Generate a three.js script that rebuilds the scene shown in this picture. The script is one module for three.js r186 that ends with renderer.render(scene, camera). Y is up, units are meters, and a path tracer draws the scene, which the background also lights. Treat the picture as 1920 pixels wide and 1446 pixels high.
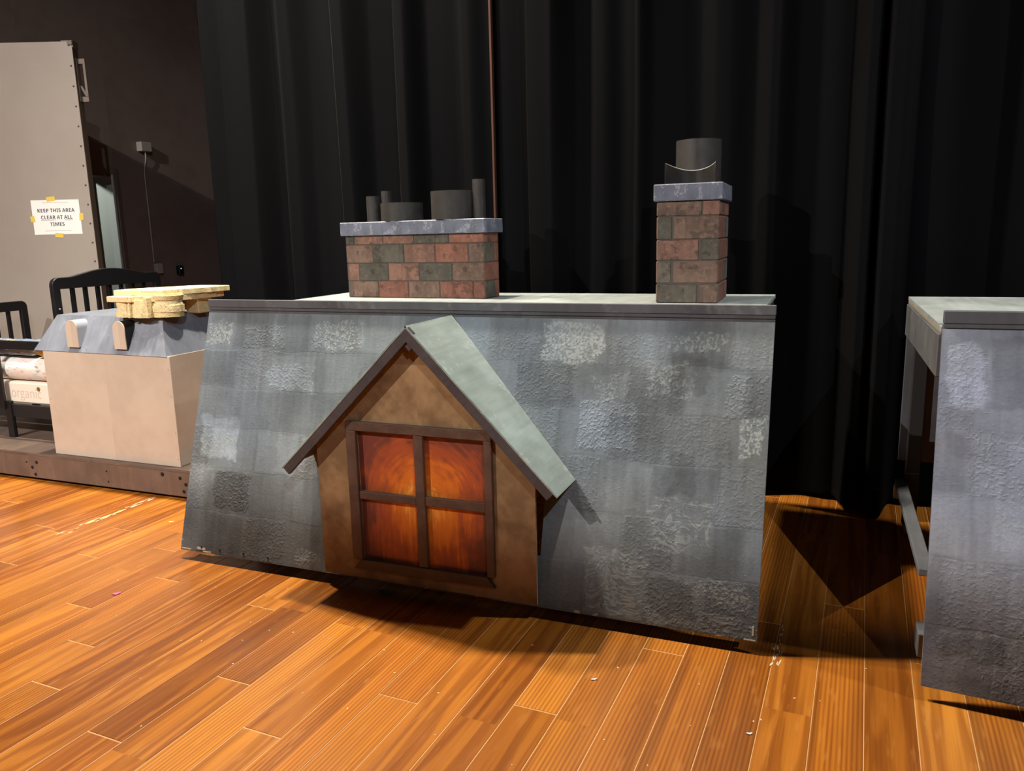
import * as THREE from 'three';
import { mergeGeometries, toCreasedNormals } from 'three/addons/utils/BufferGeometryUtils.js';

// ------------------------------------------------------------------ camera, exposure, lights
const W0 = 1920, H0 = 1446;
const scene = new THREE.Scene();
scene.background = new THREE.Color(0x000000);
const camera = new THREE.PerspectiveCamera(2 * Math.atan(H0 / 2 / 1465.33) * 180 / Math.PI, W0 / H0, 0.05, 60);
camera.rotation.order = 'YXZ';
camera.position.set(0, 1.5, 0);
camera.rotation.set(-0.1897, 0.3834, -0.0236);
const renderer = new THREE.WebGLRenderer({ antialias: true });
renderer.toneMapping = THREE.LinearToneMapping;
renderer.toneMappingExposure = 1.0;
renderer.shadowMap.enabled = true;

const LAMPS = [
  // x, y, z, aim x, aim y, aim z, intensity, colour, row, cone, source size, height of the barn door's cut on the mock roof
  [-4.2, 5.5, -3.7, -3.7, 0, -2.6, 104, 0xfff1dc, 'border', 0.88, 6, 0, 'unseen overhead work lamp at the left end of the pipe, lighting the floor and platforms below'],
  [-2.6, 5.5, -3.7, -1.8, 0, -2.5, 97, 0xfff1dc, 'border', 0.95, 6, 0, 'unseen overhead work lamp in the middle of the pipe, lighting the floor and mock roof below'],
  [2.4, 5.5, -3.7, 1.4, 0, -2.6, 38, 0xf4f2ee, 'border', 0.95, 6, 0, 'unseen overhead work lamp at the right end of the pipe, lighting the right platform'],
  [-4.0, 6.5, 4.2, -5.7, 1.3, -4.4, 172, 0xfff3e8, 'front', 0.42, 2, 0, 'unseen front spotlight turned to light the beige flat on the left'],
  [-5.6, 6.5, 4.4, -1.6, 1.0, -3.0, 188, 0xfdf1e4, 'front', 0.7, 0.25, 0.365, 'unseen front spotlight with a barn door at the far left end of the front pipe, lighting the mock roof'],
  [3.6, 6.5, 4.2, 0.8, 0.8, -2.8, 104, 0xe9eef6, 'front', 0.75, 0.5, 0.30, 'unseen front spotlight with a barn door at the right end of the front pipe, lighting the right platform'],
];

// ------------------------------------------------------------------ small tools
function rng(seed) { let s = seed >>> 0; return () => { s = (s + 0x6D2B79F5) >>> 0; let t = s; t = Math.imul(t ^ (t >>> 15), t | 1); t ^= t + Math.imul(t ^ (t >>> 7), t | 61); return ((t ^ (t >>> 14)) >>> 0) / 4294967296; }; }
const R0 = rng(77);
const PERM = (() => { const r = rng(5), a = new Float32Array(65536); for (let i = 0; i < 65536; i++) a[i] = r(); return a; })();
function h2(i, j) { return PERM[((i & 255) * 256 + (j & 255)) & 65535]; }
function vn(x, y) { const i = Math.floor(x), j = Math.floor(y); let u = x - i, v = y - j; u = u * u * (3 - 2 * u); v = v * v * (3 - 2 * v); const a = h2(i, j), b = h2(i + 1, j), c = h2(i, j + 1), d = h2(i + 1, j + 1); return a + (b - a) * u + (c - a) * v + (a - b - c + d) * u * v; }
function fbm(x, y, o = 4) { let s = 0, a = 0.5, t = 0; for (let k = 0; k < o; k++) { s += a * vn(x + k * 17.3, y + k * 9.1); t += a; a *= 0.5; x *= 2.03; y *= 2.03; } return s / t; }
const clamp = (x, a = 0, b = 1) => Math.min(b, Math.max(a, x));
const sst = (a, b, x) => { const t = clamp((x - a) / (b - a)); return t * t * (3 - 2 * t); };
const mix = (a, b, t) => a + (b - a) * t;
const mix3 = (a, b, t) => [mix(a[0], b[0], t), mix(a[1], b[1], t), mix(a[2], b[2], t)];
function tex(w, h, fn, srgb = true) {
  const d = new Uint8Array(w * h * 4);
  for (let y = 0; y < h; y++) for (let x = 0; x < w; x++) {
    const c = fn((x + 0.5) / w, (y + 0.5) / h), k = (y * w + x) * 4;
    if (typeof c === 'number') { const g = clamp(c) * 255; d[k] = d[k + 1] = d[k + 2] = g; } else { d[k] = clamp(c[0], 0, 255); d[k + 1] = clamp(c[1], 0, 255); d[k + 2] = clamp(c[2], 0, 255); }
    d[k + 3] = 255;
  }
  const t = new THREE.DataTexture(d, w, h, THREE.RGBAFormat);
  t.wrapS = t.wrapT = THREE.RepeatWrapping; t.magFilter = THREE.LinearFilter; t.minFilter = THREE.LinearMipmapLinearFilter; t.generateMipmaps = true;
  if (srgb) t.colorSpace = THREE.SRGBColorSpace; t.needsUpdate = true; return t;
}
function mat(color, rough = 0.8, extra = {}) { return new THREE.MeshStandardMaterial({ color, roughness: rough, metalness: 0, ...extra }); }
// chamfered box, uv in metres times (su, sv), origin at the box corner plus (ou, ov)
function cbox(w, h, d, c = 0.002, su = 1, sv = 1, ou = 0, ov = 0) {
  c = Math.min(c, w * 0.45, h * 0.45, d * 0.45);
  const X = w / 2, Y = h / 2, Z = d / 2, pos = [], uv = [], nor = [];
  const P = (a, sx, sy, sz) => a === 0 ? [sx * X, sy * (Y - c), sz * (Z - c)] : a === 1 ? [sx * (X - c), sy * Y, sz * (Z - c)] : [sx * (X - c), sy * (Y - c), sz * Z];
  const put = (pts) => {
    const [a, b, q] = pts, e1 = b.map((v, i) => v - a[i]), e2 = q.map((v, i) => v - a[i]);
    let n = [e1[1] * e2[2] - e1[2] * e2[1], e1[2] * e2[0] - e1[0] * e2[2], e1[0] * e2[1] - e1[1] * e2[0]];
    const m = [0, 0, 0]; pts.forEach(p => p.forEach((v, i) => m[i] += v));
    let L = Math.hypot(...n); if (L < 1e-14) return;
    if (n[0] * m[0] + n[1] * m[1] + n[2] * m[2] < 0) { pts = pts.slice().reverse(); n = n.map(v => -v); }
    n = n.map(v => v / L); const ax = Math.abs(n[0]) > 0.71 ? 0 : Math.abs(n[1]) >= 0.70 ? 1 : 2;
    const tri = pts.length === 4 ? [0, 1, 2, 0, 2, 3] : [0, 1, 2];
    for (const i of tri) { const p = pts[i]; pos.push(...p); nor.push(...n); const u = ax === 0 ? [p[2] + Z, p[1] + Y] : ax === 1 ? [p[0] + X, p[2] + Z] : [p[0] + X, p[1] + Y]; uv.push(u[0] * su + ou, u[1] * sv + ov); }
  };
  for (const s of [-1, 1]) {
    put([P(0, s, -1, -1), P(0, s, 1, -1), P(0, s, 1, 1), P(0, s, -1, 1)]); put([P(1, -1, s, -1), P(1, 1, s, -1), P(1, 1, s, 1), P(1, -1, s, 1)]); put([P(2, -1, -1, s), P(2, 1, -1, s), P(2, 1, 1, s), P(2, -1, 1, s)]);
    for (const t of [-1, 1]) {
      put([P(0, s, t, -1), P(0, s, t, 1), P(1, s, t, 1), P(1, s, t, -1)]); put([P(0, s, -1, t), P(0, s, 1, t), P(2, s, 1, t), P(2, s, -1, t)]); put([P(1, -1, s, t), P(1, 1, s, t), P(2, 1, s, t), P(2, -1, s, t)]);
      for (const r of [-1, 1]) put([P(0, s, t, r), P(1, s, t, r), P(2, s, t, r)]);
    }
  }
  const g = new THREE.BufferGeometry();
  g.setAttribute('position', new THREE.Float32BufferAttribute(pos, 3)); g.setAttribute('normal', new THREE.Float32BufferAttribute(nor, 3)); g.setAttribute('uv', new THREE.Float32BufferAttribute(uv, 2));
  return g;
}
const tr = (g, x = 0, y = 0, z = 0, rx = 0, ry = 0, rz = 0) => { if (rx) g.rotateX(rx); if (ry) g.rotateY(ry); if (rz) g.rotateZ(rz); return g.translate(x, y, z); };
const flat = (g) => { const n = g.index ? g.toNonIndexed() : g; return n; };
function merge(list) { return mergeGeometries(list.map(flat).map(g => { for (const k of Object.keys(g.attributes)) if (!['position', 'normal', 'uv'].includes(k)) g.deleteAttribute(k); return g; })); }
// polygon in the x-y plane with thickness along -z from z = 0, small bevel
function plate(pts, t, bevel = 0, holes = []) {
  const s = new THREE.Shape(pts.map(p => new THREE.Vector2(p[0], p[1]))); holes.forEach(hh => s.holes.push(new THREE.Path(hh.map(p => new THREE.Vector2(p[0], p[1])))));
  const g = new THREE.ExtrudeGeometry(s, { depth: t - 2 * bevel, bevelEnabled: bevel > 0, bevelSize: bevel, bevelThickness: bevel, bevelOffset: -bevel, bevelSegments: 1, curveSegments: 20 });
  return g.translate(0, 0, -t + bevel);
}
const used = new Map();
function numbered(n) { const k = used.get(n) || 0; used.set(n, k + 1); return k ? `${n}_${String(k).padStart(3, '0')}` : n; }
function mesh(name, g, m, parent = scene, p, r) { const o = new THREE.Mesh(g, m); o.name = parent === scene ? numbered(name) : name; o.castShadow = o.receiveShadow = true; if (p) o.position.set(...p); if (r) o.rotation.set(...r); parent.add(o); return o; }
function thing(name, label, category, p = [0, 0, 0], ry = 0, group) { const o = new THREE.Group(); o.name = numbered(name); o.position.set(...p); o.rotation.y = ry; o.userData = { label, category }; if (group) o.userData.group = group; scene.add(o); return o; }
function tag(o, label, category, group) { o.userData = { label, category }; if (group) o.userData.group = group; return o; }
function struct(name, g, m) { const o = mesh(name, g, m); o.userData.kind = 'structure'; return o; }
function kids(parent) { const c = {}; parent.children.forEach(k => { const b = k.name; c[b] = (c[b] || 0) + 1; if (c[b] > 1) k.name = `${b}_${String(c[b] - 1).padStart(3, '0')}`; kids(k); }); }

// ------------------------------------------------------------------ materials
const woodTex = [0, 1, 2, 3, 4, 5].map(v => tex(256, 1280, (u, w) => {
  const x = u * 0.15, y = w * 2.4 + v * 7.7;
  const plain = v < 3;
  const wob = (fbm(x * 14 + v * 3, y * 0.9, 3) - 0.5) * (plain ? 1.6 : 0.12) + (fbm(x * 30, y * 2.2 + 9, 2) - 0.5) * (plain ? 0.35 : 0.05);
  const ph = (x * (plain ? 30 : 150) + wob * (plain ? 5 : 4));
  const ring = 0.5 + 0.5 * Math.sin(ph * (plain ? 2.2 : 3.0));
  const fine = fbm(x * 900, y * 6, 2), mid = fbm(x * 120 + 3, y * 2.6, 3), big = fbm(x * 9 + 40, y * 1.1 + v * 5, 3);
  let t = plain ? 0.48 * sst(0.15, 0.95, ring) * 0.75 + 0.30 * mid + 0.22 * fine : 0.40 * Math.pow(ring, 1.4) + 0.3 * mid + 0.22 * fine;
  t = clamp(t * 1.0 + 0.04 + (big - 0.5) * 0.7);
  let c = mix3([216, 142, 54], [136, 75, 24], t);
  const stain = sst(0.60, 0.82, fbm(x * 7 + 11, y * 0.8 + v * 11, 3)); c = mix3(c, [118, 72, 34], stain * 0.5);
  const rub = fbm(x * 60 + 7, y * 9 + v, 3); c = mix3(c, [214, 152, 82], sst(0.66, 0.85, rub) * 0.35);
  const sp = vn(x * 800 + v * 50, y * 800); if (sp > 0.988) c = mix3(c, [222, 178, 120], 0.6);
  return c;
}));
const woodRough = tex(256, 512, (u, w) => 0.33 + 0.22 * fbm(u * 9, w * 14, 4) + 0.08 * vn(u * 120, w * 20), false);
const woodMats = []; const woodTints = [0xffffff, 0xf2ece4, 0xfff8ee, 0xe0d6c6];
woodTex.forEach((t, i) => woodTints.forEach((c) => woodMats.push(new THREE.MeshPhysicalMaterial({ map: t, color: c, roughness: 0.5, roughnessMap: woodRough, metalness: 0, clearcoat: 0.25, clearcoatRoughness: 0.32 }))));

// painted shingles, goop and dry brush on the mock roof faces (u, v in metres on the panel)
function shingleMaps(w, h, mw, mh, seed, tint, patches, rows) {
  const rr = rng(seed), grid = rows.map((v0, i) => { const list = []; let u = -rr() * 0.22; while (u < mw) { const wd = 0.2 + rr() * 0.07; list.push([u, u + wd, (rr() - 0.5), rr(), rr()]); u += wd; } return [v0, rows[i + 1] ?? mh + 0.2, list]; });
  const bump = new Float32Array(w * h);
  const col = tex(w, h, (uu, vv) => {
    const u = uu * mw, v = vv * mh, k = Math.floor(vv * h) * w + Math.floor(uu * w);
    const wu = u + (fbm(u * 9, v * 9, 2) - 0.5) * 0.03, wv = v + (fbm(u * 8 + 30, v * 8, 2) - 0.5) * 0.022;
    let tone = 0, rough = 0.12, hgt = 0;
    for (const [v0, v1, list] of grid) if (wv >= v0 && wv < v1) for (const [a, b, t, r1, r2] of list) if (wu >= a && wu < b) { const e = Math.min(wu - a, b - wu, wv - v0, v1 - wv); tone = t * sst(0.0, 0.018, e) * 0.75; rough = r1 > 0.62 ? 0.35 : 0.1; hgt = 0.16 * sst(0, 0.006, e) * r2; }
    const streak = fbm(u * 55, v * 5 + 3, 3) - 0.5, blot = fbm(u * 5 + 8, v * 5 + 2, 4) - 0.5, fine = fbm(u * 90, v * 90, 2) - 0.5;
    let l = 1 + tone * 0.34 + streak * 0.16 + blot * 0.42 + fine * 0.08;
    const warm = fbm(u * 3 + 50, v * 3 + 7, 3) - 0.5;
    let c = [tint[0] * l + warm * 12, tint[1] * l + warm * 5, tint[2] * l - warm * 10];
    for (const p of patches) {
      const [a, b0, b, b1, kind, s] = p; if (u < a - 0.03 || u > b + 0.03 || v < b0 - 0.03 || v > b1 + 0.03) continue;
      const nn = (fbm(u * 22 + a * 9, v * 22, 3) - 0.5) * 0.05, e = Math.min(wu - a, b - wu, wv - b0, b1 - wv) + nn, m = sst(-0.004, 0.012, e); if (m <= 0) continue;
      if (kind === 'tone') c = c.map(q => q * (1 + s * m * (0.75 + 0.5 * fbm(u * 20, v * 20, 2))));
      if (kind === 'dry' || kind === 'swirl') { const f = kind === 'dry' ? fbm(u * 150, v * 115 + a, 3) : fbm(u * 70 + 12 * fbm(u * 12, v * 12, 2), v * 120 + 16 * fbm(u * 10 + 4, v * 10, 2), 3); const g = fbm(u * 14 + a * 3, v * 14, 3); const q = m * sst(0.50, 0.68, f * 0.72 + g * 0.28 + (s - 0.5) * 0.16); c = mix3(c, [158, 167, 164], q * (0.2 + 0.45 * s)); c = c.map(x => x * (1 + 0.10 * s * m)); hgt += 0.12 * q; rough = Math.max(rough, (kind === 'dry' ? 0.34 : 0.16) * m * s); }
      if (kind === 'rough') { rough = Math.max(rough, s * m); c = c.map(x => x * (1 + 0.04 * m)); }
    }
    const gp = fbm(u * 130 + seed, v * 130, 3), g2 = vn(u * 130 + 5, v * 130 + seed), speck = vn(u * 160 + 31, v * 150);
    hgt += rough * (0.75 * sst(0.54, 0.66, gp) + 0.35 * g2) + 0.55 * sst(0.93, 0.985, speck) * sst(0.35, 0.6, fbm(u * 4, v * 4 + seed, 2)) + 0.06 * fine + 0.05 * fbm(u * 30, v * 200, 2);
    bump[k] = hgt;
    // chipped paint along the lower edge
    const edge = v < 0.3 ? Math.min(v, u, mw - u) : v; if (edge < 0.012 && fbm(u * 26 + seed, v * 26 + 4, 3) > 0.69 + edge * 8) c = [200, 196, 184];
    return c;
  });
  const bmp = tex(w, h, (uu, vv) => bump[Math.floor(vv * h) * w + Math.floor(uu * w)] * 0.8, false);
  return [col, bmp];
}
const FACE_W = 2.675, FACE_H = 1.166;
const facePatches = [
  [1.76, 0.98, 2.03, 1.15, 'dry', 0.95], [1.94, 0.64, 2.18, 0.84, 'rough', 1.0], [1.94, 0.64, 2.18, 0.84, 'tone', 0.10], [2.58, 0.65, 2.665, 0.81, 'dry', 1.0], [0.63, 1.0, 0.91, 1.14, 'dry', 0.62], [0.63, 1.0, 0.91, 1.06, 'rough', 0.6],
  [0.0, 1.0, 0.17, 1.13, 'dry', 0.7], [0.23, 0.99, 0.48, 1.11, 'rough', 0.75], [0.04, 0.45, 0.26, 0.66, 'tone', 0.22], [0.04, 0.45, 0.26, 0.60, 'dry', 0.45], [0.16, 0.22, 0.37, 0.39, 'rough', 1.0], [0.16, 0.22, 0.37, 0.39, 'tone', -0.22], [0.4, 0.80, 0.67, 0.93, 'rough', 0.55], [0.4, 0.80, 0.67, 0.97, 'tone', 0.10],
  [2.02, 0.01, 2.26, 0.26, 'swirl', 0.75], [2.44, 0.10, 2.66, 0.20, 'dry', 0.7], [2.2, 0.86, 2.40, 1.0, 'dry', 0.55], [2.26, 0.27, 2.5, 0.48, 'swirl', 0.62], [2.30, 0.88, 2.45, 1.03, 'tone', -0.16], [2.52, 0.80, 2.67, 0.97, 'rough', 0.8], [1.86, 0.36, 2.06, 0.6, 'tone', -0.06], [2.28, 0.04, 2.45, 0.18, 'tone', -0.18],
  [0.66, 0.02, 0.80, 0.09, 'dry', 0.75], [2.0, 0.84, 2.16, 0.95, 'dry', 0.5], [2.32, 0.48, 2.42, 0.67, 'tone', -0.14], [2.28, 1.04, 2.5, 1.12, 'dry', 0.5], [2.08, 0.42, 2.30, 0.6, 'tone', 0.08], [2.44, 0.0, 2.65, 0.08, 'swirl', 0.55], [1.66, 0.84, 1.94, 0.98, 'rough', 0.5], [0.5, 0.42, 0.74, 0.6, 'tone', 0.06], [0.0, 0.2, 0.15, 0.42, 'tone', 0.1],
];
const [faceCol, faceBmp] = shingleMaps(1536, 672, FACE_W, FACE_H, 11, [106, 116, 123], facePatches, [0, 0.2, 0.40, 0.61, 0.8, 0.985]);
const facePaint = mat(0xffffff, 0.72, { map: faceCol, bumpMap: faceBmp, bumpScale: 0.0035 });
const [face2Col, face2Bmp] = shingleMaps(768, 768, 1.2, FACE_H, 23, [124, 131, 144], [[0.02, 0.9, 0.14, 1.12, 'tone', 0.14], [0.02, 0.9, 0.14, 1.12, 'rough', 0.5], [0.14, 0.9, 0.3, 1.14, 'tone', -0.10], [0.16, 0.45, 0.4, 0.62, 'dry', 0.35], [0.02, 0.06, 0.26, 0.2, 'dry', 0.5], [0.05, 0.1, 0.22, 0.18, 'tone', -0.14], [0.0, 0.0, 0.5, 0.06, 'tone', -0.08], [0.0, 0.2, 0.24, 0.42, 'tone', -0.06], [0.12, 0.62, 0.36, 0.82, 'rough', 0.6], [0.04, 0.74, 0.12, 0.82, 'tone', -0.08]], [0, 0.2, 0.41, 0.62, 0.83, 1.0]);
const facePaint2 = mat(0xffffff, 0.7, { map: face2Col, bumpMap: face2Bmp, bumpScale: 0.003 });
function mottle(a, b, sc = 6, seed = 0, w = 512) { return tex(w, w, (u, v) => { const f = fbm(u * sc + seed, v * sc + seed, 5), g = fbm(u * sc * 6 + 9, v * sc * 6 + seed, 3); return mix3(a, b, sst(0.28, 0.72, f * 0.7 + g * 0.3)); }); }
function scuffed(base, light, amt, seed) { return tex(512, 512, (u, v) => { const f = fbm(u * 7 + seed, v * 7, 4) - 0.5, st = fbm(u * 60, v * 6 + seed, 3) - 0.5; let c = base.map(x => x * (1 + f * 0.3 + st * 0.14)); const d = fbm(u * 13 + seed, v * 13 + 3, 2) * 0.5 + fbm(u * 70 + 2, v * 60 + seed, 3) * 0.5; return mix3(c, light, sst(0.62 - amt * 0.1, 0.74 - amt * 0.1, d) * amt); }); }
const M = {
  lid: mat(0xffffff, 0.62, { map: scuffed([148, 156, 154], [178, 186, 180], 0.3, 3) }),
  fascia: mat(0xffffff, 0.6, { map: scuffed([86, 89, 95], [150, 148, 146], 0.25, 8) }),
  fasciaDark: mat(0xffffff, 0.65, { map: scuffed([76, 78, 83], [112, 112, 112], 0.2, 12) }),
  groove: mat(0x17161a, 0.9),
  raw: mat(0x8a8272, 0.8), inner: mat(0x26262a, 0.85), legPaint: mat(0xffffff, 0.6, { map: scuffed([112, 116, 122], [160, 164, 166], 0.2, 31) }),
  innerGrey: mat(0xffffff, 0.75, { map: scuffed([84, 85, 94], [110, 110, 118], 0.2, 37) }),
  apron: mat(0xffffff, 0.7, { map: scuffed([88, 90, 93], [150, 148, 142], 0.3, 41) }),
  roofGreen: mat(0xffffff, 0.6, { map: scuffed([138, 151, 147], [204, 208, 200], 0.25, 17) }),
  eave: mat(0xffffff, 0.62, { map: scuffed([70, 64, 66], [94, 86, 86], 0.2, 19) }),
  soffit: mat(0x6b4a34, 0.8),
  tan: mat(0xffffff, 0.8, { map: mottle([118, 92, 62], [166, 136, 98], 5, 3) }),
  frame: mat(0xffffff, 0.55, { map: mottle([78, 58, 50], [94, 72, 62], 7, 9) }),
  cap: mat(0xffffff, 0.5, { map: scuffed([108, 113, 130], [196, 198, 204], 0.42, 5) }),
  mortar: mat(0x55504a, 0.9),
  pipe: mat(0xffffff, 0.5, { map: scuffed([54, 52, 50], [78, 75, 72], 0.3, 51) }), pipeDark: mat(0x2c2a28, 0.32), pipeEdge: mat(0xb9b6ae, 0.7), pipeIn: mat(0x0c0c0c, 0.9),
  black: mat(0x17171a, 0.38), blackSoft: mat(0x1a191b, 0.6),
  cream: mat(0xffffff, 0.72, { map: mottle([190, 175, 158], [202, 187, 170], 3, 21) }),
  slate: mat(0xffffff, 0.6, { map: scuffed([116, 123, 135], [176, 184, 194], 0.2, 61) }),
  deckFront: mat(0xffffff, 0.5, { map: scuffed([104, 89, 80], [132, 114, 102], 0.2, 73) }),
  bracket: mat(0x6f655d, 0.6), hole: mat(0x100d0c, 0.9), screw: mat(0x6d6a66, 0.4, { metalness: 0.7 }),
  foam: mat(0xffffff, 0.95, { map: tex(256, 256, (u, v) => { const f = fbm(u * 20, v * 20, 4); const p = vn(u * 70, v * 70); return mix3([222, 204, 150], [240, 228, 184], f).map(x => x * (p > 0.86 ? 0.72 : 1)); }), bumpMap: tex(256, 256, (u, v) => 0.4 * fbm(u * 26, v * 26, 4) + (vn(u * 70, v * 70) > 0.86 ? 0 : 0.5), false), bumpScale: 0.004 }),
  flatFront: mat(0xffffff, 0.5, { map: tex(512, 1024, (u, v) => { const f = fbm(u * 4, v * 9, 4) - 0.5, g = fbm(u * 2.4 + 8, v * 5 + 1, 3); return mix3([156, 148, 140], [144, 135, 127], g).map(x => x * (1 + f * 0.08)); }) }),
  flatEdge: mat(0x5d5048, 0.7), wall: mat(0xffffff, 0.7, { map: mottle([106, 93, 88], [117, 104, 98], 3, 81) }), blackWall: mat(0x141213, 0.9), ceiling: mat(0x0f0f10, 0.95),
  paper: mat(0xe9e9e6, 0.8), tape: mat(0xd9bf4e, 0.55), door: mat(0xaab0aa, 0.6), metal: mat(0xa09a94, 0.45, { metalness: 0.3 }), boxGrey: mat(0xa29c96, 0.6),
};

// ------------------------------------------------------------------ unseen stage lamps, out of view, placed to light floor, platforms and flat
const lensMats = new Map();
for (const [x, y, z, ax, ay, az, I, col, row, cone, size, cut, label] of LAMPS) {
  const t = thing('unseen_stage_lamp', label, 'stage lamp', [x, y, z], 0, row === 'border' ? 'unseen work lamps over the stage' : 'unseen front lamps');
  const dir = new THREE.Vector3(ax - x, ay - y, az - z).normalize();
  const q = new THREE.Quaternion().setFromUnitVectors(new THREE.Vector3(0, -1, 0), dir);
  const hous = mesh('housing', new THREE.LatheGeometry([[0.04, 0.26], [0.07, 0.25], [0.10, 0.18], [0.125, 0.04], [0.13, 0.0], [0.122, 0.0], [0.116, 0.04], [0.09, 0.17], [0.0, 0.2]].map(p => new THREE.Vector2(p[0], p[1])), 32), M.blackSoft, t); hous.quaternion.copy(q);
  if (!lensMats.has(col)) lensMats.set(col, new THREE.MeshStandardMaterial({ color: 0x222222, emissive: col, emissiveIntensity: 6, roughness: 0.4 }));
  const lens = mesh('lens', new THREE.CylinderGeometry(0.108, 0.108, 0.008, 32), lensMats.get(col), hous, [0, 0.03, 0]);
  lens.castShadow = false;
  mesh('yoke', tr(new THREE.TorusGeometry(0.17, 0.012, 8, 24, Math.PI), 0, 0.1, 0), M.blackSoft, t);
  mesh('clamp', tr(cbox(0.05, 0.086, 0.05, 0.005), 0, 0.302, 0), M.blackSoft, t);
  const L = new THREE.SpotLight(col, I, 0, cone, cone < 0.5 ? 1 : 0.6, 2);
  L.position.set(x, y, z).addScaledVector(dir, 0.012); L.target.position.set(ax, ay, az); L.castShadow = true; L.shadow.radius = size; L.shadow.mapSize.set(2048, 2048);
  if (cut) { // barn door: an unseen flap placed to darken the lower mock roof and floor
    const f = mesh('unseen_barn_door', tr(cbox(0.9, 0.34, 0.004, 0.001), 0, -0.17, 0), M.blackSoft, t);
    const dz = new THREE.Vector3(0, cut - L.position.y, -2.72 - L.position.z).normalize(); f.position.set(L.position.x - x, L.position.y - y, L.position.z - z).addScaledVector(dz, 0.34); f.rotation.x = Math.atan2(dz.y, -dz.z);
  }
  scene.add(L); scene.add(L.target); L.target.name = numbered('lamp_aim'); L.name = numbered('unseen_lamp_light');
}
for (const [nm, y, z, label] of [['lighting_pipe', 5.87, -3.7, 'long black lighting pipe above the platforms'], ['lighting_pipe', 6.87, 4.3, 'long black lighting pipe out in front of the stage']]) {
  const t = thing(nm, label, 'pipe', [-1.3, y, z]); mesh('tube', tr(new THREE.CylinderGeometry(0.024, 0.024, 10.4, 16), 0, 0, 0, 0, 0, Math.PI / 2), M.blackSoft, t);
  for (const x of [-4.8, 0, 4.8]) mesh('hanger', new THREE.CylinderGeometry(0.008, 0.008, 8.0 - y, 8), M.blackSoft, t, [x, (8.0 - y) / 2, 0]);
}

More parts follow.
